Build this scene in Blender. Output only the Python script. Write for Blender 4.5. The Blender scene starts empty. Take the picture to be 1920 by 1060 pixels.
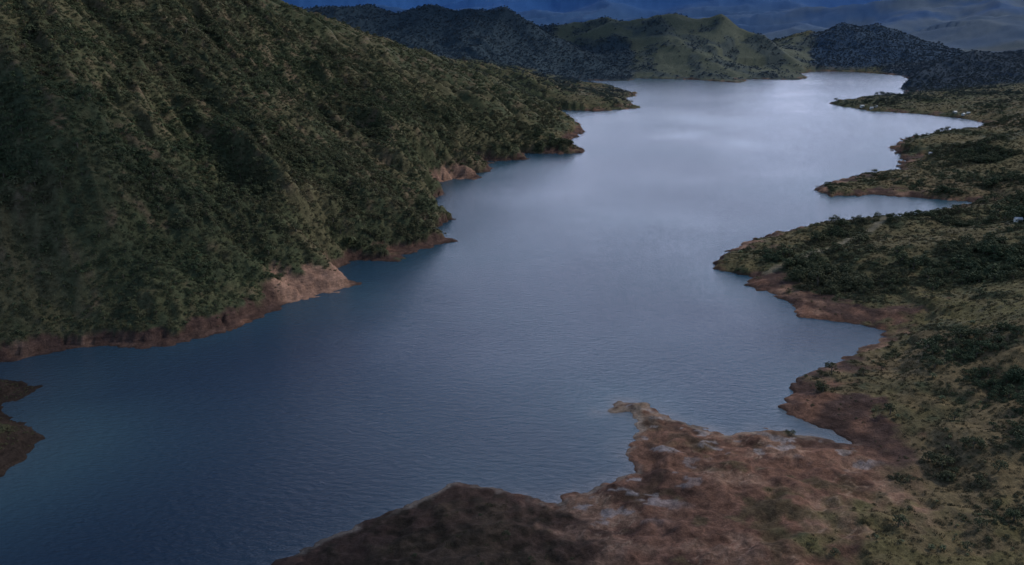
import bpy, math, random, time
import numpy as np
from mathutils import Vector
T0=time.time()
rng=np.random.default_rng(7); random.seed(7)
sc=bpy.context.scene
sc.view_settings.view_transform='Standard'; sc.view_settings.look='None'; sc.view_settings.exposure=0
# ---------------- survey camera -------------------------------------------------
F=1600.0; CH=150.0; PITCH=math.atan((530-20)/F); cp,sp=math.cos(PITCH),math.sin(PITCH)
def ray(px,py):
    u=(px-960)/F; v=(py-530)/F
    return u, cp-v*sp, -sp-v*cp
def G(px,py):
    x,y,z=ray(px,py); t=CH/-z
    return (x*t,y*t)
def R3(px,py,Y):
    x,y,z=ray(px,py); t=Y/y
    return (x*t,Y,max(CH+z*t,1.0))
cam=bpy.data.cameras.new("camera"); co=bpy.data.objects.new("camera",cam); sc.collection.objects.link(co)
cam.lens=30; cam.sensor_width=36; cam.clip_end=40000; cam.clip_start=1
co.location=(0,0,CH); co.rotation_euler=(math.pi/2-PITCH,0,0); sc.camera=co
# ---------------- noise ---------------------------------------------------------
def _g(xi,yi,s):
    h=(xi*374761393+yi*668265263+s*974634777)&0xffffffff
    h=((h^(h>>13))*1274126177)&0xffffffff
    h=h^(h>>16)
    a=(h&0xffff)*(2*math.pi/65536)
    return np.cos(a),np.sin(a)
def pn(x,y,s=0):
    x=np.asarray(x,float);y=np.asarray(y,float)
    xi=np.floor(x).astype(np.int64);yi=np.floor(y).astype(np.int64)
    fx=x-xi;fy=y-yi
    u=fx*fx*fx*(fx*(fx*6-15)+10);v=fy*fy*fy*(fy*(fy*6-15)+10)
    def d(i,j):
        a,b=_g(xi+i,yi+j,s); return a*(fx-i)+b*(fy-j)
    a=d(0,0);b=d(1,0);c=d(0,1);e=d(1,1)
    return ((a+(b-a)*u)*(1-v)+(c+(e-c)*u)*v)*1.5
def fbm(x,y,o=4,s=0,g=0.5):
    r=0;a=1;
    for i in range(o):
        r=r+a*pn(x,y,s+i*17); x=x*2.03+3.1;y=y*2.03+1.7;a*=g
    return r
def sstep(a,b,x):
    t=np.clip((x-a)/(b-a),0,1); return t*t*(3-2*t)
# ---------------- shorelines ----------------------------------------------------
LAKE=[(-1100,830),(-700,760),(-300,715),(0,682),(60,668),(130,655),(200,652),(270,655),(330,645),(400,632),(440,618),(480,600),(530,582),(560,562),(600,555),(650,548),(655,530),(640,508),(660,495),(740,488),(750,476),(800,470),(845,453),(820,440),(830,425),(850,412),(825,405),(815,380),(822,360),(820,345),(860,338),(885,333),(880,325),(925,320),(920,304),(985,299),(990,288),(1050,289),(1098,287),(1085,275),(1060,268),(1095,250),(1090,235),(1060,215),(1035,206),(1120,209),(1200,203),(1175,186),(1195,178),(1165,168),(1110,157),(1085,151),(1180,152),(1190,147),(1300,150),(1390,156),(1400,149),(1500,150),(1515,145),(1500,139),(1530,134),(1600,135),(1690,142),(1710,152),(1690,165),(1700,178),(1640,181),(1600,187),(1550,194),(1620,207),(1720,214),(1800,222),(1860,233),(1830,245),(1790,250),(1700,258),(1672,277),(1690,295),(1690,318),(1620,330),(1560,342),(1520,356),(1560,368),(1640,366),(1740,374),(1830,380),(1780,392),(1740,414),(1690,423),(1560,420),(1450,437),(1385,462),(1345,485),(1340,503),(1385,515),(1410,520),(1390,535),(1440,550),(1480,570),(1490,592),(1540,600),(1620,612),(1660,622),(1640,645),(1580,675),(1490,705),(1478,720),(1490,735),(1460,762),(1475,778),(1530,795),(1605,836),(1530,822),(1480,811),(1440,806),(1370,814),(1310,800),(1260,785),(1210,757),(1160,752),(1125,775),(1180,775),(1197,800),(1170,850),(1190,885),(1130,915),(1060,930),(1050,947),(1000,932),(920,912),(850,905),(780,935),(700,970),(600,1012),(510,1060),(400,1120),(200,1260),(-300,1330),(-1100,1250)]
ISLE=[(-160,705),(0,710),(40,713),(76,727),(58,743),(5,759),(14,776),(40,786),(66,798),(82,818),(70,840),(40,868),(0,892),(-100,930),(-260,900),(-280,720)]
BROWN=[(1120,770),(1200,745),(1310,795),(1440,800),(1530,825),(1600,850),(1660,900),(1720,950),(1740,1010),(1640,1100),(1480,1200),(1100,1200),(1060,1040),(1040,930),(1180,880)]
DARKF=[(350,1140),(520,1050),(780,925),(860,915),(960,935),(1050,955),(1080,1040),(1150,1120),(900,1400)]
P1=[(465,520),(560,508),(645,502),(665,550),(560,575),(500,560)]
P2=[(805,350),(812,312),(850,306),(895,330),(850,345)]
P3=[(1480,740),(1560,735),(1640,770),(1680,830),(1660,880),(1600,850),(1450,790)]
P4=[(1390,525),(1500,555),(1640,590),(1740,595),(1680,620),(1480,600)]
def W(p): return np.array([G(*q) for q in p])
LAKEw,ISLEw,BROWNw,DARKFw,P1w,P2w,P3w,P4w=map(W,(LAKE,ISLE,BROWN,DARKF,P1,P2,P3,P4))
def sdist(poly,x,y):
    n=len(poly); best=np.full(x.shape,1e18); ins=np.zeros(x.shape,bool)
    for i in range(n):
        ax,ay=poly[i];bx,by=poly[(i+1)%n]
        ex,ey=bx-ax,by-ay; wx=x-ax;wy=y-ay
        t=np.clip((wx*ex+wy*ey)/(ex*ex+ey*ey+1e-9),0,1)
        q=(wx-ex*t)**2+(wy-ey*t)**2
        np.minimum(best,q,out=best)
        if ay!=by:
            c=((ay>y)!=(by>y))&(x<(bx-ax)*(y-ay)/(by-ay)+ax)
            ins^=c
    d=np.sqrt(best)
    return np.where(ins,d,-d)
RID=[
 (330,[(-900,-420,560),(-400,-300,620),(0,-150,720),(250,-70,860),(380,-15,980),(490,24,1060),(620,72,1200),(750,110,1350),(880,137,1500),(1000,158,1690),(1100,160,1720)]),
 (150,[(490,24,1060),(600,125,900),(700,215,800),(790,340,650),(835,444,572)]),
 (140,[(250,-70,860),(330,80,700),(400,180,620),(520,370,500),(620,514,468)]),
 (120,[(-100,-200,680),(60,130,500),(150,370,430),(200,565,395)]),
 (130,[(750,110,1350),(900,208,1030),(1000,255,1000),(1060,274,985)]),
 (150,[(880,137,1500),(1020,170,1450),(1150,192,1450)]),
 (260,[(420,40,2300),(520,32,2250),(640,20,2250),(720,27,2250),(800,22,2250),(860,34,2230),(950,26,2200),(1010,54,2170),(1080,94,2130),(1130,122,2090),(1180,148,2040)]),
 (320,[(980,64,2500),(1040,56,2450),(1100,50,2450),(1140,42,2450),(1180,44,2450),(1230,32,2450),(1290,42,2450),(1350,42,2420),(1400,62,2400),(1440,82,2350),(1480,111,2300),(1512,141,2200)]),
 (140,[(1180,44,2450),(1270,78,2250),(1330,120,2120),(1390,150,2000)]),
 (260,[(1380,110,2800),(1450,82,2750),(1520,67,2700),(1590,55,2650),(1640,55,2650),(1700,75,2650),(1750,92,2650),(1790,114,2650)]),
 (260,[(1705,162,1750),(1730,136,1800),(1760,122,1850),(1830,102,1900),(1900,103,1950),(2050,83,1950),(2300,40,1950)]),
 (160,[(1600,194,1440),(1700,186,1480),(1800,179,1550),(1950,172,1600),(2200,150,1650)]),
 (120,[(1715,267,950),(1800,258,980),(1900,237,1050),(2000,205,1150),(2300,150,1300)]),
 (90,[(1870,276,860),(1950,257,890),(2150,215,930)]),
 (50,[(1580,350,740),(1700,340,755),(1850,335,770),(2050,305,790)]),
 (70,[(1390,476,530),(1450,448,560),(1560,424,580),(1680,424,570),(1800,408,590),(1950,378,640),(2200,300,700)]),
 (60,[(1520,507,490),(1700,477,500),(1850,470,490),(1980,420,520),(2200,380,540)]),
 (60,[(1700,640,368),(1850,612,365),(1980,560,380),(2200,480,400)]),
 (60,[(1700,757,304),(1800,722,308),(1920,655,320),(2100,560,330)]),
 (60,[(1850,950,234),(1920,850,255),(2100,750,270)]),
 (35,[(740,1030,213.5),(900,975,228),(1000,1010,216),(1000,1150,184)]),
 (40,[(-250,760,290),(-60,785,286),(30,808,279)]),
 (1500,[(-2500,-300,8500),(-400,-90,8500),(300,-60,8200),(500,-40,8200),(700,-75,8200),(1000,-35,8200),(1200,-70,8000),(1500,-50,8000),(1920,-90,8000),(2600,-100,8000),(4200,-200,8000)]),
 (1000,[(1000,72,5600),(1200,56,5500),(1400,42,5400),(1550,26,5300),(1700,4,5200),(1800,-6,5200),(1900,-18,5200),(2200,-60,5000),(3200,-100,5000)]),
 (450,[(1640,108,3500),(1740,84,3500),(1800,64,3500),(1850,48,3500),(1900,38,3600),(2100,20,3600),(2600,10,3600)]),
]
RW=[(w,np.array([R3(*q) for q in p])) for w,p in RID]
def ridges(x,y,d):
    out=np.zeros(x.shape)
    for ri,(w,p) in enumerate(RW):
        best=np.full(x.shape,1e18);H=np.zeros(x.shape)
        for i in range(len(p)-1):
            a=p[i];b=p[i+1];ex,ey=b[0]-a[0],b[1]-a[1];wx=x-a[0];wy=y-a[1]
            t=np.clip((wx*ex+wy*ey)/(ex*ex+ey*ey),0,1)
            q=(wx-ex*t)**2+(wy-ey*t)**2
            m=q<best
            best=np.where(m,q,best);H=np.where(m,a[2]+(b[2]-a[2])*t,H)
        dr=np.sqrt(best)
        if 1<=ri<=5: dr=np.sqrt(best+15**2)-15   # rounded spur crests
        c=H*(np.maximum(d,0)/(np.maximum(d,0)+dr+0.01))**(0.9 if ri else 0.78)*np.exp(-(dr/(w*1.25))**2)
        k=np.where(np.maximum(c,out)>25,10.0,4.0) if ri<=5 else 4.0
        hh=np.clip(0.5+0.5*(c-out)/k,0,1)
        out=out*(1-hh)+c*hh+k*hh*(1-hh)*np.minimum(1,np.maximum(d,0)/60)*0.8
    return out
def height(x,y,full=False):
    r=np.hypot(x,y)
    sdl=-sdist(LAKEw,x,y); sdi=sdist(ISLEw,x,y)
    sd=np.maximum(sdl,sdi)
    left=sstep(60,-60,x-(y-700)*0.12)*sstep(2300,1700,y)
    amp=np.clip(r/500,0.6,2.4)
    sd=sd+amp*(2.2*pn(x/22,y/22,1)+2.8*(np.abs(pn(x/12,y/8,2))*2-0.6)+1.6*(np.abs(pn(x/5,y/4,3))*2-.6))
    sd=sd+left*sstep(350,520,y)*12*(np.abs(pn(x/60+.3*y/60,y/24,4))*1.8-0.5)
    dp=np.maximum(sd,0)
    br=sdist(BROWNw,x,y); brm=sstep(-8,6,br+6*fbm(x/12,y/12,3,5))
    dfm=sstep(-6,3,sdist(DARKFw,x,y))
    bankh=(2.4+1.8*pn(x/60,y/60,8))*np.clip(r/450,0.7,1.4)*(1+0.3*left)*(1-0.6*dfm)
    bank=bankh*(1-np.exp(-dp/(6+8*left+4*dfm)))+0.02*np.minimum(dp,300)
    bank=bank*(1-brm)+brm*(0.9*(1-np.exp(-dp/6))+0.03*dp)
    rg=ridges(x,y,dp)*(1-0.3*dfm)
    rg=rg*(1-left*0.5*sstep(40,0,dp))
    # ribs and gullies run down slope to the lake (+x, -y)
    a=math.radians(42); xr=x*math.cos(a)-y*math.sin(a); yr=x*math.sin(a)+y*math.cos(a)
    wx=xr+22*pn(x/60,y/60,21)
    wy=yr+11*fbm(x/80,y/80,3,22)
    gul=(0.5-np.abs(pn(wx/190,wy/44,30)))*1.0+(0.4-np.abs(pn(wx/120,wy/22,31)))*0.8+(0.4-np.abs(pn(wx/50,wy/10,32)))*0.25
    gl=sstep(4,60,dp)*np.clip(rg/35,0.0,1.05)
    near=gul*15*gl*left
    far=fbm(x/170,y/170,4,40)*np.clip(rg/90,0,1.2)*sstep(5,180,dp)*9*(1-left*0.6)*np.clip(r/1500,0.35,1)
    far+=(0.4-np.abs(pn((x+0.5*y)/190,(y-0.5*x)/90,33)))*18*sstep(1300,1900,y)*sstep(3500,3000,y)*np.clip(rg/70,0,1)*sstep(5,120,dp)
    far+= (0.4-np.abs(fbm((x+.6*y)/1300,(y-.6*x)/750,2,60)))*110*sstep(3300,4200,y)
    cyc=fbm(x/35,y/35,3,70)*2.0*sstep(2,40,dp)*(1-brm)*(1-0.5*dfm)
    fine=fbm(x/9,y/9,3,80)*(0.6+0.5*dfm)*sstep(0.3,6,dp)
    bro=brm*(np.maximum(fbm(x/20,y/20,4,90),-0.3)*2.2+(0.3-np.abs(pn(x/13,y/9,95)))*1.3)*sstep(0,8,dp)
    base=sstep(20,400,dp)*4
    z=bank+rg+near+far+cyc+fine+bro+base*(rg<40)
    z=np.where(sd>0,np.maximum(z,0.04+0.05*np.minimum(dp,5)),np.maximum(sd*0.35,-14))
    if full: return z,sd,brm,left,gul,rg,br
    return z
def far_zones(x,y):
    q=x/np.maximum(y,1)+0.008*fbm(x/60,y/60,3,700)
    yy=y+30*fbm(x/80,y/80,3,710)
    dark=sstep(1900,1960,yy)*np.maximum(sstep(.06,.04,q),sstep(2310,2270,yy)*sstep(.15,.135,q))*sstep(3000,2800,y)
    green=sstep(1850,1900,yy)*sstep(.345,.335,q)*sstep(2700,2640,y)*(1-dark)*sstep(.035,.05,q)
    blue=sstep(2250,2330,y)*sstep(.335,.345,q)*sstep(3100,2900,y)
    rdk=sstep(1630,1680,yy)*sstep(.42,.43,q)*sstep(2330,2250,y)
    return dark,green,blue,rdk
GC=G(1760,1050)
def greenedge(x,y): # grass creeping over the bare flat
    return sstep(0.0,0.7,1.0-np.hypot(x-GC[0],(y-GC[1])*1.3)/46+0.6*fbm(x/13,y/13,3,900))
# ---------------- terrain grid --------------------------------------------------
NA,NR=840,1000
th=np.linspace(math.radians(-47),math.radians(47),NA)
rr=np.concatenate([np.exp(np.linspace(math.log(110),math.log(3200),NR-160)),np.exp(np.linspace(math.log(3230),math.log(15000),160))])
TH,RR=np.meshgrid(th,rr)
X=(RR*np.sin(TH));Y=(RR*np.cos(TH))
Z,SD,BRM,LEFT,GUL,RG,BR=height(X,Y,True)
print("height",time.time()-T0)
def mesh_from(name,V,Fq,smooth=True):
    me=bpy.data.meshes.new(name)
    n=len(V);f=len(Fq);k=Fq.shape[1]
    me.vertices.add(n);me.vertices.foreach_set("co",V.astype(np.float32).ravel())
    me.loops.add(f*k);me.loops.foreach_set("vertex_index",Fq.astype(np.int32).ravel())
    me.polygons.add(f);me.polygons.foreach_set("loop_start",np.arange(0,f*k,k,dtype=np.int32))
    me.polygons.foreach_set("loop_total",np.full(f,k,dtype=np.int32))
    me.update(calc_edges=True)
    if smooth: me.polygons.foreach_set("use_smooth",np.ones(f,bool))
    return me
def gridfaces(nr,na):
    idx=np.arange(na*nr).reshape(nr,na)
    return np.stack([idx[:-1,:-1],idx[:-1,1:],idx[1:,1:],idx[1:,:-1]],-1).reshape(-1,4)
me=mesh_from("terrain",np.stack([X,Y,Z],-1).reshape(-1,3),gridfaces(NR,NA))
terr=bpy.data.objects.new("terrain",me);sc.collection.objects.link(terr)
terr["kind"]="structure";terr["label"]="rugged scrub covered hills and bare red soil banks around the lake";terr["category"]="terrain"
# ground colour, with haze and shade from clouds painted in ------------------------------------------------------------------------
def mix(a,b,m): return a*(1-m[...,None])+np.array(b)*m[...,None]
def patches(x,y,z,sd):
    a=np.maximum(sdist(P1w,x,y),sdist(P2w,x,y))
    a=np.minimum(a,(10-z)*1.5)
    b=np.maximum(sdist(P3w,x,y),sdist(P4w,x,y))
    return np.maximum(a,b)
SOILP=patches(X,Y,Z,SD)
PATH=np.array([G(*q) for q in [(1440,520),(1500,500),(1560,478),(1620,462),(1670,440),(1690,428)]])
def soilmask(x,y,z,sd,brm,sp_,left):
    thr=2.1+3.2*pn(x/38,y/38,100)+1.8*fbm(x/12,y/12,2,101)
    rr_=np.hypot(x,y)
    thr=thr*np.clip(rr_/500,0.75,1.4)*(1+0.3*left)-sstep(1000,1700,rr_)*3.0+2.6*left*sstep(520,430,y)
    m=sstep(1.2,-0.6,z-thr)*sstep(40,14,sd)
    m=np.maximum(m,brm*(1-greenedge(x,y)))
    m=np.maximum(m,sstep(-3,3,sp_+9*fbm(x/12,y/12,3,102)))
    return m
SO=soilmask(X,Y,Z,SD,BRM,SOILP,LEFT)
n1=fbm(X/70,Y/70,5,110);n2=fbm(X/14,Y/14,4,120);n3=fbm(X/300,Y/300,3,130);n4=fbm(X/5,Y/5,3,135)
C=np.zeros(X.shape+(3,));C[:]=(0.052,0.057,0.031)
C=mix(C,(0.076,0.070,0.040),sstep(-0.1,0.55,n1+0.5*n2+0.3*n4))
C=mix(C,(0.040,0.048,0.028),sstep(0.05,-0.45,n1*0.7+0.5*n2+0.35*n4))
C=mix(C,(0.100,0.073,0.050),sstep(0.3,0.9,n2+0.5*n3+0.2*n4)*0.7)
rt=(1-LEFT)*sstep(1500,1200,Y)
C=mix(C,(0.100,0.083,0.044),rt*sstep(-0.3,0.4,n1+0.6*n2+0.3*n4)*0.9)
C=mix(C,(0.108,0.098,0.041),rt*sstep(520,280,Y)*sstep(-0.1,0.5,n2+0.5*n1+.1)*0.75)
C=mix(C,(0.135,0.095,0.058),rt*sstep(0.1,0.6,n3+n2*.4-.3*n1+.1)*0.65)
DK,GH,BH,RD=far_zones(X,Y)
C=mix(C,(0.026,0.043,0.060),DK*0.95)  # back hill darkened: shade from clouds put into its colour
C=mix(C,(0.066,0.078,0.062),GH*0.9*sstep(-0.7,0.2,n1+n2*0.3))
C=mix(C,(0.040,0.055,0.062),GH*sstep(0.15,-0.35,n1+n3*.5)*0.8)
C=mix(C,(0.024,0.048,0.085),BH*0.97)  # bluish distance haze put into the hill colour
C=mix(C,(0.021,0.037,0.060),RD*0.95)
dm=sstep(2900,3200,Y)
C=mix(C,(0.042,0.072,0.120),dm)  # far ranges: air haze painted as bluer ground colour by distance
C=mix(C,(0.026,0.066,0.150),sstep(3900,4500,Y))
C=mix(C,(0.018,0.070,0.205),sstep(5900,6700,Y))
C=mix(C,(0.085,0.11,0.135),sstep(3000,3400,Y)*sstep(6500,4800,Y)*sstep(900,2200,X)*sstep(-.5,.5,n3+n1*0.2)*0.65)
soil=np.zeros_like(C);soil[:]=(0.138,0.074,0.052)
s1=fbm(X/6,Y/6,4,140);s2=fbm(X/18,Y/18,4,150);s3=fbm(X/35,Y/35,3,155);s0_=fbm(X/2.5,Y/2.0,3,158)
soil=mix(soil,(0.064,0.036,0.028),sstep(-0.05,0.45,s1*0.3+s2))
soil=mix(soil,(0.195,0.118,0.084),sstep(0.1,0.5,s3-s2*0.6+.25*s1)*0.8)
soil=mix(soil,(0.098,0.074,0.040),BRM*sstep(5,30,BR)*sstep(-0.1,0.3,s2+0.6*n1+0.5*s1)*0.6)
pud=BRM*sstep(0.30,0.42,fbm(X/13+5,Y/7,3,160)+.15*s1)*sstep(32,12,SD)*sstep(1,4,SD)
soil=mix(soil,(0.23,0.21,0.215),pud*0.7)
stk=BRM*sstep(.08,.01,np.abs(fbm((X+Y*.8)/22,(Y-X*.8)/6,3,165)))*sstep(-.2,.3,s3)
soil=mix(soil,(0.25,0.175,0.13),stk*0.6)
soil=mix(soil,(0.040,0.026,0.020),BRM*sstep(.06,.0,np.abs(fbm(X/19,Y/12,3,170)))*0.5)
soil=soil*(1+0.25*s0_[...,None])
tip=np.exp(-((X-G(1165,765)[0])**2+(Y-G(1165,765)[1])**2)/16**2)
soil=mix(soil,(0.22,0.165,0.125),np.clip(tip*1.2,0,1)*sstep(-.4,.2,s1)*0.8)
lp=sstep(-4,4,np.maximum(sdist(P1w,X,Y),sdist(P2w,X,Y)));soil=mix(soil,(0.215,0.132,0.099),lp*0.7)
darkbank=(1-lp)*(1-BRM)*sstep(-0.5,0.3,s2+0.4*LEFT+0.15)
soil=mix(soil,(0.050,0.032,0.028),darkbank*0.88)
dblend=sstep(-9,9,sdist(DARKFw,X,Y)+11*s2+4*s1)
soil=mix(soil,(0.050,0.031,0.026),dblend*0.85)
wet=sstep(0.9,0.1,SD);soil=soil*(1-0.4*wet[...,None])
ge=greenedge(X,Y)
C=mix(C,(0.078,0.074,0.031),ge*sstep(-.3,.3,n2)*0.6)
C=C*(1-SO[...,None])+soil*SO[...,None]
C=mix(C,(0.024,0.018,0.015),sstep(-12,-2,sdist(ISLEw,X,Y))*0.92)
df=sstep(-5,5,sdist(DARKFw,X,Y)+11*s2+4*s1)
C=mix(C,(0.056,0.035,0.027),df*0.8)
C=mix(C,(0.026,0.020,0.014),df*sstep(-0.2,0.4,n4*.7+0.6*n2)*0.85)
rim=np.maximum(BRM,sstep(-12,0,sdist(DARKFw,X,Y)))*sstep(3.4,1.2,SD)*sstep(-0.2,0.4,SD)*sstep(-.35,.25,s2+.5*s1)
C=mix(C,(0.22,0.18,0.15),rim*0.65)
pd=np.full(X.shape,1e9)
for i in range(len(PATH)-1):
    a=PATH[i];b=PATH[i+1];e=b-a;t=np.clip(((X-a[0])*e[0]+(Y-a[1])*e[1])/(e@e),0,1)
    pd=np.minimum(pd,np.hypot(X-a[0]-e[0]*t,Y-a[1]-e[1]*t))
C=mix(C,(0.17,0.145,0.105),sstep(3.8,1.4,pd+1.2*s1+.8*n4)*0.75)
C=np.clip(C,0.004,0.6)
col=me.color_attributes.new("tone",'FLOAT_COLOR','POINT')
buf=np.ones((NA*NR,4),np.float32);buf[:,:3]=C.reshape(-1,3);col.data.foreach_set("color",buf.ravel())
so=me.attributes.new("soil",'FLOAT','POINT');so.data.foreach_set("value",SO.astype(np.float32).ravel())
print("terrain",time.time()-T0)
# ---------------- materials -----------------------------------------------------
def newmat(name):
    m=bpy.data.materials.new(name);m.use_nodes=True;nt=m.node_tree
    b=nt.nodes["Principled BSDF"];return m,nt,b
def N(nt,t,**k):
    n=nt.nodes.new(t)
    for a,v in k.items(): setattr(n,a,v)
    return n
def noise(nt,vec,scale,detail=5,rough=0.55,out=0):
    n=N(nt,'ShaderNodeTexNoise');n.inputs['Scale'].default_value=scale;n.inputs['Detail'].default_value=detail;n.inputs['Roughness'].default_value=rough
    nt.links.new(vec,n.inputs['Vector']);return n.outputs[0]
def maprange(nt,v,a,b,c,d):
    n=N(nt,'ShaderNodeMapRange');nt.links.new(v,n.inputs[0])
    for i,q in enumerate((a,b,c,d)): n.inputs[i+1].default_value=q
    return n.outputs[0]
def math2(nt,op,a,b):
    n=N(nt,'ShaderNodeMath',operation=op)
    for i,q in enumerate((a,b)):
        if isinstance(q,(int,float)): n.inputs[i].default_value=q
        else: nt.links.new(q,n.inputs[i])
    return n.outputs[0]
m,nt,b=newmat("hillside_ground")
at=N(nt,'ShaderNodeAttribute',attribute_name="tone");geo=N(nt,'ShaderNodeNewGeometry')
pos=geo.outputs['Position']
f1=maprange(nt,noise(nt,pos,0.35,6,0.65),0.3,0.7,0.62,1.36)
f2=maprange(nt,noise(nt,pos,1.6,5,0.7),0.3,0.7,0.68,1.32)
vm=N(nt,'ShaderNodeVectorMath',operation='SCALE');nt.links.new(at.outputs['Color'],vm.inputs[0]);nt.links.new(math2(nt,'MULTIPLY',f1,f2),vm.inputs['Scale'])
mp=N(nt,'ShaderNodeMapping');mp.inputs['Scale'].default_value=(0.05,0.05,1.4);nt.links.new(pos,mp.inputs['Vector'])
st=maprange(nt,noise(nt,mp.outputs[0],1.0,4,0.6),0.35,0.65,0.8,1.2)
sa=N(nt,'ShaderNodeAttribute',attribute_name="soil")
mx=N(nt,'ShaderNodeMix',data_type='FLOAT');mx.inputs[2].default_value=1.0;nt.links.new(sa.outputs['Fac'],mx.inputs[0]);nt.links.new(st,mx.inputs[3])
vm2=N(nt,'ShaderNodeVectorMath',operation='SCALE');nt.links.new(vm.outputs[0],vm2.inputs[0]);nt.links.new(mx.outputs[0],vm2.inputs['Scale'])
nt.links.new(vm2.outputs[0],b.inputs['Base Color']);b.inputs['Roughness'].default_value=0.9
b.inputs['Specular IOR Level'].default_value=0.05
bp=N(nt,'ShaderNodeBump');bp.inputs['Strength'].default_value=0.85;bp.inputs['Distance'].default_value=1.0
nt.links.new(noise(nt,pos,0.6,8,0.7),bp.inputs['Height']);nt.links.new(bp.outputs[0],b.inputs['Normal'])
me.materials.append(m)
# water
m,nt,b=newmat("lake_water")
geo=N(nt,'ShaderNodeNewGeometry');pos=geo.outputs['Position']
big=noise(nt,pos,0.0045,4,0.5)
shal_lit_at=N(nt,'ShaderNodeAttribute',attribute_name="shallow_and_lit")
cm=N(nt,'ShaderNodeMix',data_type='RGBA');nt.links.new(math2(nt,'MULTIPLY',shal_lit_at.outputs['Fac'],maprange(nt,big,0.35,0.62,0.5,1)),cm.inputs[0])
cm.inputs[6].default_value=(0.0022,0.0110,0.040,1);cm.inputs[7].default_value=(0.018,0.058,0.086,1)
silt=N(nt,'ShaderNodeAttribute',attribute_name="silt")
cs=N(nt,'ShaderNodeMix',data_type='RGBA');nt.links.new(silt.outputs['Fac'],cs.inputs[0]);nt.links.new(cm.outputs[2],cs.inputs[6]);cs.inputs[7].default_value=(0.10,0.105,0.12,1)
nt.links.new(cs.outputs[2],b.inputs['Base Color'])
b.inputs['IOR'].default_value=1.33
mp=N(nt,'ShaderNodeMapping');mp.inputs['Scale'].default_value=(1,1.7,1);mp.inputs['Rotation'].default_value=(0,0,0.3);nt.links.new(pos,mp.inputs['Vector'])
big2=noise(nt,pos,0.006,3,0.5)
rgh=maprange(nt,big2,0.35,0.65,0.08,0.16);nt.links.new(rgh,b.inputs['Roughness'])
bp=N(nt,'ShaderNodeBump');bp.inputs['Distance'].default_value=1.0
nt.links.new(maprange(nt,big2,0.3,0.7,0.5,0.95),bp.inputs['Strength'])
nt.links.new(noise(nt,mp.outputs[0],0.28,6,0.66),bp.inputs['Height']);nt.links.new(bp.outputs[0],b.inputs['Normal'])
wr=np.arange(0,800,2);wa=np.arange(0,NA,2)
wx_,wy_=X[np.ix_(wr,wa)],Y[np.ix_(wr,wa)]
dd=-SD[np.ix_(wr,wa)];brw=BR[np.ix_(wr,wa)]
isd=-sdist(ISLEw,wx_,wy_)
shal_lit=np.clip(np.exp(-np.maximum(dd,0)/28)*0.6+0.35*sstep(200,60,np.hypot(wx_-60,wy_-300))+0.9*np.exp(-np.maximum(isd,0)/60)+0.7*sstep(350,520,wy_+40*fbm(wx_/120,wy_/120,2,850)),0,1)  # shore shallows, plus painted shade from clouds: open near water left darker
slt=np.exp(-np.maximum(dd,0)/3.5)*sstep(-30,-4,brw)*(0.7+0.6*fbm(wx_/10,wy_/10,2,800))
dw=-sdist(DARKFw,wx_,wy_)
slt=np.clip(slt+np.exp(-np.maximum(dd,0)/1.5)*0.3*sstep(30,5,dw)+0.18*np.exp(-np.maximum(isd,0)/45),0,1)
wm=mesh_from("water",np.stack([wx_,wy_,np.zeros_like(wx_)],-1).reshape(-1,3),gridfaces(len(wr),len(wa)),False);wm.materials.append(m)
a_=wm.attributes.new("shallow_and_lit",'FLOAT','POINT');a_.data.foreach_set("value",shal_lit.astype(np.float32).ravel())
a_=wm.attributes.new("silt",'FLOAT','POINT');a_.data.foreach_set("value",slt.astype(np.float32).ravel())
wo=bpy.data.objects.new("water",wm);sc.collection.objects.link(wo)
wo["kind"]="structure";wo["label"]="calm deep blue lake water with faint wind ripples";wo["category"]="water"
def leafmat(name,cols,dry):
    m,nt,b=newmat(name)
    oi=N(nt,'ShaderNodeObjectInfo');rp=N(nt,'ShaderNodeValToRGB')
    e=rp.color_ramp.elements
    e[0].position=0;e[0].color=cols[0]+(1,);e[1].position=1;e[1].color=cols[-1]+(1,)
    for i,c in enumerate(cols[1:-1]):
        q=e.new((i+1)/(len(cols)-1));q.color=c+(1,)
    nt.links.new(oi.outputs['Random'],rp.inputs[0])
    geo=N(nt,'ShaderNodeNewGeometry')
    mm=N(nt,'ShaderNodeMix',data_type='RGBA')
    nt.links.new(maprange(nt,noise(nt,geo.outputs['Position'],0.012,5,0.6),0.42,0.62,0,0.9),mm.inputs[0])
    nt.links.new(rp.outputs[0],mm.inputs[6]);mm.inputs[7].default_value=dry+(1,)
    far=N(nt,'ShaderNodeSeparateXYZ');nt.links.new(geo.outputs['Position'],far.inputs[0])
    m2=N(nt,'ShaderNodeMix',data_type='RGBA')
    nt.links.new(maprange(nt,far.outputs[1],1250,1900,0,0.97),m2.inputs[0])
    nt.links.new(mm.outputs[2],m2.inputs[6]);m2.inputs[7].default_value=(0.040,0.067,0.098,1)  # air haze put into the leaf colour, bluer with distance
    nt.links.new(m2.outputs[2],b.inputs['Base Color'])
    b.inputs['Roughness'].default_value=0.8;b.inputs['Specular IOR Level'].default_value=0.1
    return m
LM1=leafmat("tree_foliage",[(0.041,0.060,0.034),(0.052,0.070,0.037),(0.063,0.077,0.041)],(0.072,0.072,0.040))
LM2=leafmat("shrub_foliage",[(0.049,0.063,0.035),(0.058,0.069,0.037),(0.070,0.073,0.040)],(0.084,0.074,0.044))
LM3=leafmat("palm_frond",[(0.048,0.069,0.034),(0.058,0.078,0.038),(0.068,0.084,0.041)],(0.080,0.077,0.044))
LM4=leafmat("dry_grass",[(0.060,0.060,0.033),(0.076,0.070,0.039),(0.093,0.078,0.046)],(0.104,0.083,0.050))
bark,nt,b=newmat("tree_bark");geo=N(nt,'ShaderNodeNewGeometry')
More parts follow.
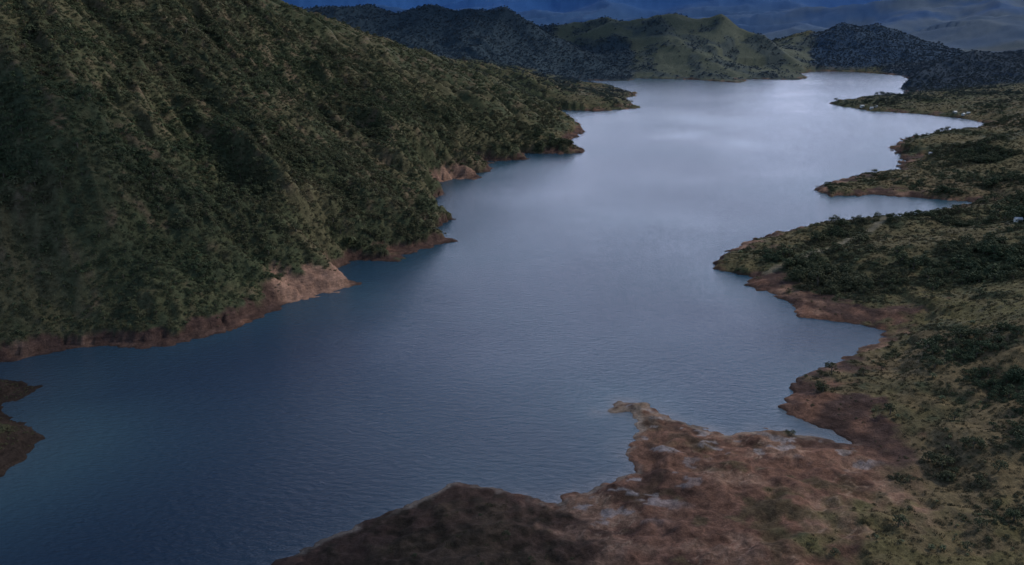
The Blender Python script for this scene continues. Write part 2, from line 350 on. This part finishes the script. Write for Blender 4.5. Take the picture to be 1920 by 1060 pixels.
rp=N(nt,'ShaderNodeValToRGB');rp.color_ramp.elements[0].color=(0.05,0.04,0.03,1);rp.color_ramp.elements[1].color=(0.14,0.115,0.09,1)
nt.links.new(noise(nt,geo.outputs['Position'],3),rp.inputs[0]);nt.links.new(rp.outputs[0],b.inputs['Base Color']);b.inputs['Roughness'].default_value=0.9
# ---------------- plant meshes --------------------------------------------------
def build(name,polys,mat):
    vs=[];fs=[];
    for p in polys:
        k=len(vs);vs+=p;fs.append(tuple(range(k,k+len(p))))
    me=bpy.data.meshes.new(name);me.from_pydata([tuple(v) for v in vs],[],fs);me.materials.append(mat);return me
def leaves(blobs,n,size,r):
    out=[]
    tot=sum(q[3]**2 for q in blobs)
    for cx,cy,cz,R,sq in blobs:
        for _ in range(int(n*R*R/tot)):
            d=Vector((r.gauss(0,1),r.gauss(0,1),r.gauss(0,1)));d.normalize()
            if d.z<-0.5: d.z*=-1
            rad=R*(0.55+0.5*r.random()**0.6)
            p=Vector((cx+d.x*rad,cy+d.y*rad,cz+d.z*rad*sq))
            nrm=(d+Vector((r.gauss(0,.5),r.gauss(0,.5),r.gauss(0,.5)+.3))).normalized()
            t=nrm.cross(Vector((r.gauss(0,1),r.gauss(0,1),r.gauss(0,1)))).normalized();bt=nrm.cross(t)
            s=size*(0.6+0.8*r.random())
            out.append([p-t*s,p-bt*s*0.5,p+t*s,p+bt*s*0.55+nrm*s*0.2])
    return out
def tube(pts,rads,k=6):
    out=[];rings=[]
    for i,p in enumerate(pts):
        a=pts[min(i+1,len(pts)-1)]-pts[max(i-1,0)];a.normalize()
        u=a.orthogonal().normalized();v=a.cross(u)
        rings.append([p+(u*math.cos(j*2*math.pi/k)+v*math.sin(j*2*math.pi/k))*rads[i] for j in range(k)])
    for i in range(len(pts)-1):
        for j in range(k): out.append([rings[i][j],rings[i][(j+1)%k],rings[i+1][(j+1)%k],rings[i+1][j]])
    return out
def tree_parts(seed):
    r=random.Random(seed)
    h=0.62;trunk=[];blobs=[]
    lean=Vector((r.uniform(-.1,.1),r.uniform(-.1,.1),1))
    top=lean*h
    trunk+=tube([Vector((0,0,-0.12)),lean*0.3,top],[0.055,0.04,0.02])
    blobs.append((top.x,top.y,h,0.28,0.8))
    for i in range(r.randint(4,6)):
        a=i*2.4+r.random();L=r.uniform(.25,.45);z0=r.uniform(.2,.4)
        st=lean*z0;en=st+Vector((math.cos(a)*L,math.sin(a)*L,r.uniform(.05,.25)))
        trunk+=tube([st,(st+en)/2+Vector((0,0,-.02)),en],[0.022,0.016,0.008],4)
        blobs.append((en.x,en.y,en.z,r.uniform(.18,.29),r.uniform(.65,.9)))
    return trunk,leaves(blobs,280,0.062,r)
def bush(seed):
    r=random.Random(seed)
    bl=[(0,0,.14,.34,.8)]+[(r.uniform(-.45,.45),r.uniform(-.45,.45),r.uniform(.04,.18),r.uniform(.14,.3),.8) for _ in range(5)]
    return leaves(bl,170,0.08,r)
def palm(seed):
    r=random.Random(seed);out=[]
    out+=tube([Vector((0,0,-.1)),Vector((.02,0,.2)),Vector((0.03,0.02,.35))],[.04,.03,.025],5)
    for i in range(12):
        a=i*2.399+r.uniform(-.3,.3);L=r.uniform(.32,.5);up=r.uniform(.2,.5);w=r.uniform(.07,.11)
        dx,dy=math.cos(a),math.sin(a);px,py=-dy,dx;pr=None
        for k in range(4):
            t=k/3;x=L*t;z=.32+up*t*1.3-up*1.5*t*t*t;ww=w*(0.25+math.sin(math.pi*min(t*0.9+.1,1)))*.8
            q=[Vector((dx*x+px*ww+.03,dy*x+py*ww,z-ww*.3)),Vector((dx*x-px*ww+.03,dy*x-py*ww,z-ww*.3))]
            if pr: out.append([pr[0],pr[1],q[1],q[0]])
            pr=q
    return out
def tuft(seed):
    r=random.Random(seed);out=[]
    for i in range(36):
        a=r.random()*6.28;ro=r.random()**.5*.6;x,y=math.cos(a)*ro,math.sin(a)*ro
        b2=r.random()*6.28;l=r.uniform(.15,.42);dx,dy=math.cos(b2)*.2,math.sin(b2)*.2;w=.04
        p=Vector((x,y,-.05));t=Vector((x+dx,y+dy,l));s=Vector((-dy,dx,0))/.2*w
        out.append([p-s,p+s,(p+t)/2+s*1.2+Vector((0,0,l*.1)),t])
    return out
trees=[]
for i in range(5):
    tr,lv=tree_parts(100+i);trees.append((build("trunk",tr,bark),build("crown",lv,LM1)))
def joined(tr,lv):
    me=build("tree_mesh",tr+lv,bark);me.materials.append(LM1)
    a=np.zeros(len(me.polygons),np.int32);a[len(tr):]=1;me.polygons.foreach_set("material_index",a);return me
def coll(name,meshes):
    c=bpy.data.collections.new(name)
    for i,q in enumerate(meshes):
        o=bpy.data.objects.new("%s_%02d"%(name,i),q);c.objects.link(o)
    return c
cT=coll("tree_kinds",[joined(*tree_parts(100+i)) for i in range(5)])
bushm=[build("shrub",bush(200+i),LM2) for i in range(5)]
cB=coll("shrub_kinds",bushm)
cP=coll("palm_kinds",[build("palm",palm(300+i),LM3) for i in range(4)])
cG=coll("grass_kinds",[build("grass_tuft",tuft(400+i),LM4) for i in range(4)])
# ---------------- scatter -------------------------------------------------------
def scatter(n,r0,r1,ang=37):
    r=np.sqrt(rng.uniform(r0*r0,r1*r1,n));a=np.radians(rng.uniform(-ang,ang,n))
    x=r*np.sin(a);y=r*np.cos(a)
    z,sd,brm,left,gul,rg,br=height(x,y,True)
    so=soilmask(x,y,z,sd,brm,patches(x,y,z,sd),left)
    dfm=sstep(-5,5,sdist(DARKFw,x,y));isl=sdist(ISLEw,x,y)
    pdm=np.full(x.shape,1e9)
    for i in range(len(PATH)-1):
        a_=PATH[i];b_=PATH[i+1];e=b_-a_;t=np.clip(((x-a_[0])*e[0]+(y-a_[1])*e[1])/(e@e),0,1)
        pdm=np.minimum(pdm,np.hypot(x-a_[0]-e[0]*t,y-a_[1]-e[1]*t))
    cl=fbm(x/70,y/70,5,110)+0.6*fbm(x/14,y/14,4,120)
    n_=fbm(x/10,y/10,2,500)
    ok=(sd>1.5)&((so<0.4)|((rng.random(n)<0.12)&(n_>0.0)&(sd>6)&(r<900)&(brm<0.6))|((isl>2)&(n_>-.2)))&(pdm+1.2*n_>3.4)
    dk_,gh_,bh_,rd_=far_zones(x,y)
    return dict(x=x,y=y,z=z,sd=sd,left=left,gul=gul,cl=cl,df=dfm,ok=ok,r=r,rg=rg,so=so,isl=isl,gh=gh_,fd=np.maximum(np.maximum(dk_,bh_),rd_))
parts=[scatter(60000,170,480),scatter(160000,480,1000),scatter(220000,1000,2900,35)]
D={k:np.concatenate([p[k] for p in parts]) for k in parts[0]}
D['near']=D['r']<1000
sel=D['ok'];D={k:v[sel] for k,v in D.items()}
n=len(D['x']);u=rng.random(n)
cl=D['cl'];near=D['near'];left=D['left']>.5
treeP=np.clip(0.22-0.25*cl-0.45*D['gul']*D['left'],0.02,0.6)
treeP=np.where(left,treeP,np.clip(-0.12-0.6*cl,0.004,0.6))
treeP=np.where(D['fd']>.5,0.3,treeP)
green=D['gh']>.5
treeP=np.where(green,np.clip(0.02-0.5*cl,0,0.4),treeP)
palmP=np.where(near,np.where(left,0.12,0.015),0.0)
bushP=np.where(left,np.clip(0.52-0.25*cl,0.25,0.75),np.clip(0.14-0.8*cl,0.02,0.5))
v=rng.random(n)
kind=np.full(n,3)
kind[v<treeP+palmP+bushP]=1
kind[v<treeP+palmP]=2
kind[v<treeP]=0
kind[(D['fd']>.5)&(kind>1)]=1
keep=np.where(green&(kind>0),u<0.12,True)&np.where(D['df']>.5,u<0.10,True)
keep&=np.where((~left)&near&(cl>-0.05),u<0.5,True)
kind[(D['df']>.5)&(kind!=1)]=3
kind[(D['so']>.4)]=1
kind[(D['isl']>0)]=1
s0=np.array([3.7,2.4,2.6,1.5])[kind]*np.exp(rng.normal(0,0.28,n))
s0=s0*np.where(D['r']<480,0.72,1.0)*np.where(near,1,1.35)
s0*=np.where((~left)&near&(kind==0),1.25,1)
s0*=np.where(D['fd']>.5,0.8,1)*np.where(green,0.8,1)
s0*=np.clip((D['sd']+6)/16,0.45,1)
s0*=np.where(D['so']>.4,0.6,1)
def gn_object(name,c,mask,label,cat):
    P=np.stack([D['x'],D['y'],D['z']-0.03*s0],-1)[mask]
    me=bpy.data.meshes.new(name);me.vertices.add(len(P));me.vertices.foreach_set("co",P.astype(np.float32).ravel())
    a=me.attributes.new("sc",'FLOAT','POINT');a.data.foreach_set("value",s0[mask].astype(np.float32))
    ro=np.zeros((len(P),3),np.float32);ro[:,2]=rng.random(len(P))*6.28;ro[:,0]=rng.normal(0,.08,len(P));ro[:,1]=rng.normal(0,.08,len(P))
    a=me.attributes.new("ro",'FLOAT_VECTOR','POINT');a.data.foreach_set("vector",ro.ravel())
    a=me.attributes.new("ix",'INT','POINT');a.data.foreach_set("value",rng.integers(0,len(c.objects),len(P)).astype(np.int32))
    o=bpy.data.objects.new(name,me);sc.collection.objects.link(o)
    o["kind"]="stuff";o["label"]=label;o["category"]=cat
    ng=bpy.data.node_groups.new(name+"_nodes",'GeometryNodeTree')
    ng.interface.new_socket("Geometry",in_out='INPUT',socket_type='NodeSocketGeometry');ng.interface.new_socket("Geometry",in_out='OUTPUT',socket_type='NodeSocketGeometry')
    gi=ng.nodes.new('NodeGroupInput');go=ng.nodes.new('NodeGroupOutput')
    ci=ng.nodes.new('GeometryNodeCollectionInfo');ci.inputs['Collection'].default_value=c;ci.inputs['Separate Children'].default_value=True;ci.inputs['Reset Children'].default_value=True
    ip=ng.nodes.new('GeometryNodeInstanceOnPoints');ip.inputs['Pick Instance'].default_value=True
    def na(t,nm):
        q=ng.nodes.new('GeometryNodeInputNamedAttribute');q.data_type=t;q.inputs['Name'].default_value=nm;return q.outputs['Attribute']
    ng.links.new(gi.outputs[0],ip.inputs['Points']);ng.links.new(ci.outputs[0],ip.inputs['Instance'])
    ng.links.new(na('INT','ix'),ip.inputs['Instance Index']);ng.links.new(na('FLOAT_VECTOR','ro'),ip.inputs['Rotation']);ng.links.new(na('FLOAT','sc'),ip.inputs['Scale'])
    ng.links.new(ip.outputs[0],go.inputs[0])
    md=o.modifiers.new("scatter",'NODES');md.node_group=ng
    print(name,len(P));return o
inview=(np.abs(D['x'])<D['y']*0.6+2)&(D['y']>215)
app=s0/D['r']
def pick(k,cnt):
    ids=np.where((kind==k)&keep&inview)[0];return ids[np.argsort(-app[ids])[:cnt]]
indT=pick(0,300);indB=pick(1,300)
rest=keep.copy();rest[indT]=False;rest[indB]=False
gn_object("woodland",cT,rest&(kind==0),"dense dark green trees covering the hillsides","trees")
gn_object("scrub",cB,rest&(kind==1),"low olive green scrub covering the slopes","shrubs")
gn_object("palm_thicket",cP,rest&(kind==2),"bright green broad fronded plants on the slopes","plants")
gn_object("grass",cG,rest&(kind==3),"dry olive grass tufts between the shrubs","grass")
L=sc.collection.objects.link
for j,i in enumerate(indT):
    e=bpy.data.objects.new("tree",None);e.empty_display_size=0.5
    e.location=(D['x'][i],D['y'][i],D['z'][i]);s=s0[i];e.scale=(s,s,s*random.uniform(.85,1.1));e.rotation_euler=(0,0,random.random()*6.28)
    e["label"]="dark green bushy tree on the scrubby lakeside slope";e["category"]="tree";e["group"]="trees on the lakeside slopes"
    L(e);tm=trees[j%5]
    for nm,q in (("trunk",tm[0]),("crown",tm[1])):
        o=bpy.data.objects.new(nm,q);o.parent=e;L(o)
for j,i in enumerate(indB):
    o=bpy.data.objects.new("shrub",bushm[j%5]);s=s0[i]
    o.location=(D['x'][i],D['y'][i],D['z'][i]);o.scale=(s,s,s);o.rotation_euler=(0,0,random.random()*6.28)
    o["label"]="low olive green shrub on the lakeside slope";o["category"]="shrub";o["group"]="shrubs on the lakeside slopes";L(o)
print("plants",time.time()-T0)
# ---------------- houses --------------------------------------------------------
def flat(name,c,rough=0.8):
    m,nt,b=newmat(name);geo=N(nt,'ShaderNodeNewGeometry')
    rp=N(nt,'ShaderNodeValToRGB');rp.color_ramp.elements[0].position=.3;rp.color_ramp.elements[1].position=.7
    rp.color_ramp.elements[0].color=tuple(q*.8 for q in c)+(1,);rp.color_ramp.elements[1].color=tuple(c)+(1,)
    nt.links.new(noise(nt,geo.outputs['Position'],1.5),rp.inputs[0]);nt.links.new(rp.outputs[0],b.inputs['Base Color']);b.inputs['Roughness'].default_value=rough;return m
MW=flat("white_plaster",(0.6,0.6,0.57));MR=flat("tin_roof",(0.36,0.38,0.41),.6);MG=flat("dark_glass",(0.03,0.04,0.05),.2);MD=flat("wood_door",(0.12,0.07,0.04))
def boxp(x0,x1,y0,y1,z0,z1):
    c=[Vector((x,y,z)) for z in (z0,z1) for y in (y0,y1) for x in (x0,x1)]
    return [[c[i] for i in f] for f in ((0,2,3,1),(4,5,7,6),(0,1,5,4),(2,6,7,3),(0,4,6,2),(1,3,7,5))]
w,dp_,hh=3.6,2.6,2.8
wallm=build("wall",boxp(-w,w,-dp_,dp_,-1.5,hh)+[[Vector((-w,-dp_,hh)),Vector((-w,dp_,hh)),Vector((-w,0,hh+1.5))],[Vector((w,-dp_,hh)),Vector((w,0,hh+1.5)),Vector((w,dp_,hh))]],MW)
e_=.5
def slab(s):
    a=[Vector((-w-e_,s*(dp_+e_),hh-.15)),Vector((w+e_,s*(dp_+e_),hh-.15)),Vector((w+e_,0,hh+1.65)),Vector((-w-e_,0,hh+1.65))]
    t=[q+Vector((0,0,.12)) for q in a];return [a[::-1],t]+[[a[i],a[(i+1)%4],t[(i+1)%4],t[i]] for i in range(4)]
roofm=build("roof",slab(1)+slab(-1),MR)
doorm=build("door",boxp(-.5,.5,-dp_-.06,-dp_+.01,0,2.1),MD)
winm=build("window",boxp(-.55,.55,-dp_-.05,-dp_+.01,1,2),MG)
HS=[(1908,418,.6),(1616,203,.75),(1634,205,.65),(1642,203,.55),(1790,214,.7),(1806,216,.6),(1815,214,.6),(1745,290,.5)]
for px,py,s in HS:
    dx,dy,dz=ray(px,py)
    ts=np.linspace(150/-dz*0.7,150/-dz,80);zz=height(dx*ts,dy*ts);hit=zz>=150+dz*ts
    k=int(np.argmax(hit)) if hit.any() else -1
    x,y,z=dx*ts[k],dy*ts[k],max(zz[k],1)
    e=bpy.data.objects.new("house",None);e.location=(x,y,z+.3);e.scale=(s,s,s);e.rotation_euler=(0,0,random.uniform(-.5,.5))
    e["label"]="small white house with a pale tin gable roof near the shore";e["category"]="house";e["group"]="small houses along the shore";L(e)
    for nm,q,lx in (("wall",wallm,0),("roof",roofm,0),("door",doorm,0),("window",winm,-2.1),("window",winm,2.1)):
        o=bpy.data.objects.new(nm,q);o.parent=e;o.location=(lx,0,0);L(o)
# ---------------- light ---------------------------------------------------------
EL=math.radians(38);RO=math.radians(66)
sd_=Vector((math.sin(RO)*math.cos(EL),math.cos(RO)*math.cos(EL),math.sin(EL)))
cm_,nt,b=newmat("shade_cloud_mat");geo=N(nt,'ShaderNodeNewGeometry')
rp=N(nt,'ShaderNodeValToRGB');rp.color_ramp.elements[0].color=(0.55,0.57,0.62,1);rp.color_ramp.elements[1].color=(0.8,0.8,0.82,1)
nt.links.new(noise(nt,geo.outputs['Position'],0.01),rp.inputs[0]);nt.links.new(rp.outputs[0],b.inputs['Base Color']);b.inputs['Roughness'].default_value=1
def shade_cloud(cx,cy,rx,ry,seed,hz=1000):  # unseen blob added on the sun's path to shade a chosen spot
    t=hz/sd_.z;ox,oy=cx+sd_.x*t,cy+sd_.y*t
    na_,nb=40,20;r_=random.Random(seed);o1,o2=r_.random()*50,r_.random()*50
    A,B=np.meshgrid(np.linspace(0,2*math.pi,na_,endpoint=False),np.linspace(0.02,math.pi-0.02,nb))
    px=np.sin(B)*np.cos(A);py=np.sin(B)*np.sin(A);pz=np.cos(B)
    q=1+0.38*fbm(px*1.7+o1,py*1.7+pz+o2,4,seed)
    Vv=np.stack([ox+px*rx*q,oy+py*ry*q,hz+np.where(pz>0,pz*90*q,pz*20)],-1).reshape(-1,3)
    f=[]
    for i in range(nb-1):
        for j in range(na_): f.append([i*na_+j,(i+1)*na_+j,(i+1)*na_+(j+1)%na_,i*na_+(j+1)%na_])
    m_=mesh_from("shade_cloud",Vv,np.array(f));m_.materials.append(cm_)
    o=bpy.data.objects.new("shade_cloud",m_);L(o);o["kind"]="structure";o["label"]="unseen grey white vapour mass added to shade the land below";o["category"]="shade_cloud"
shade_cloud(-330,350,120,80,1);shade_cloud(-50,190,95,75,2);shade_cloud(-250,2350,500,240,4,1500)  # added to darken the left slope, foreground mound and back hill
sl=bpy.data.lights.new("sun",'SUN');sl.energy=2.4;sl.angle=math.radians(4);sl.color=(1,.93,.83)
so_=bpy.data.objects.new("sun",sl);so_.rotation_euler=sd_.to_track_quat('Z','Y').to_euler();L(so_)
wd=bpy.data.worlds.new("World");sc.world=wd;wd.use_nodes=True;nt=wd.node_tree
bg=nt.nodes["Background"];sky=N(nt,'ShaderNodeTexSky',sky_type='NISHITA');sky.sun_disc=False;sky.sun_elevation=EL;sky.sun_rotation=RO
tc=N(nt,'ShaderNodeTexCoord')
mp=N(nt,'ShaderNodeMapping');mp.inputs['Scale'].default_value=(1,1,3);nt.links.new(tc.outputs['Generated'],mp.inputs['Vector'])
cn=maprange(nt,noise(nt,mp.outputs[0],1.8,5,0.55),0.42,0.62,0,0.6)
sx=N(nt,'ShaderNodeSeparateXYZ');nt.links.new(tc.outputs['Generated'],sx.inputs[0])
lo=maprange(nt,sx.outputs[2],0.05,0.5,0.6,0)
cn=math2(nt,'MAXIMUM',cn,lo)
mx=N(nt,'ShaderNodeMix',data_type='RGBA');nt.links.new(cn,mx.inputs[0]);nt.links.new(sky.outputs[0],mx.inputs[6]);mx.inputs[7].default_value=(3.9,5.5,8.2,1)
gl_=N(nt,'ShaderNodeMapRange',interpolation_type='SMOOTHSTEP');nt.links.new(sx.outputs[2],gl_.inputs[0])
for i,q in enumerate((0.08,0.46,1,0)): gl_.inputs[i+1].default_value=q
az=maprange(nt,sx.outputs[1],0.35,0.97,0,1)
mx2=N(nt,'ShaderNodeMix',data_type='RGBA');nt.links.new(math2(nt,'MULTIPLY',gl_.outputs[0],az),mx2.inputs[0]);nt.links.new(mx.outputs[2],mx2.inputs[6]);mx2.inputs[7].default_value=(23.5,26.0,36.0,1)
nt.links.new(mx2.outputs[2],bg.inputs['Color']);bg.inputs['Strength'].default_value=0.11
print("done",time.time()-T0)
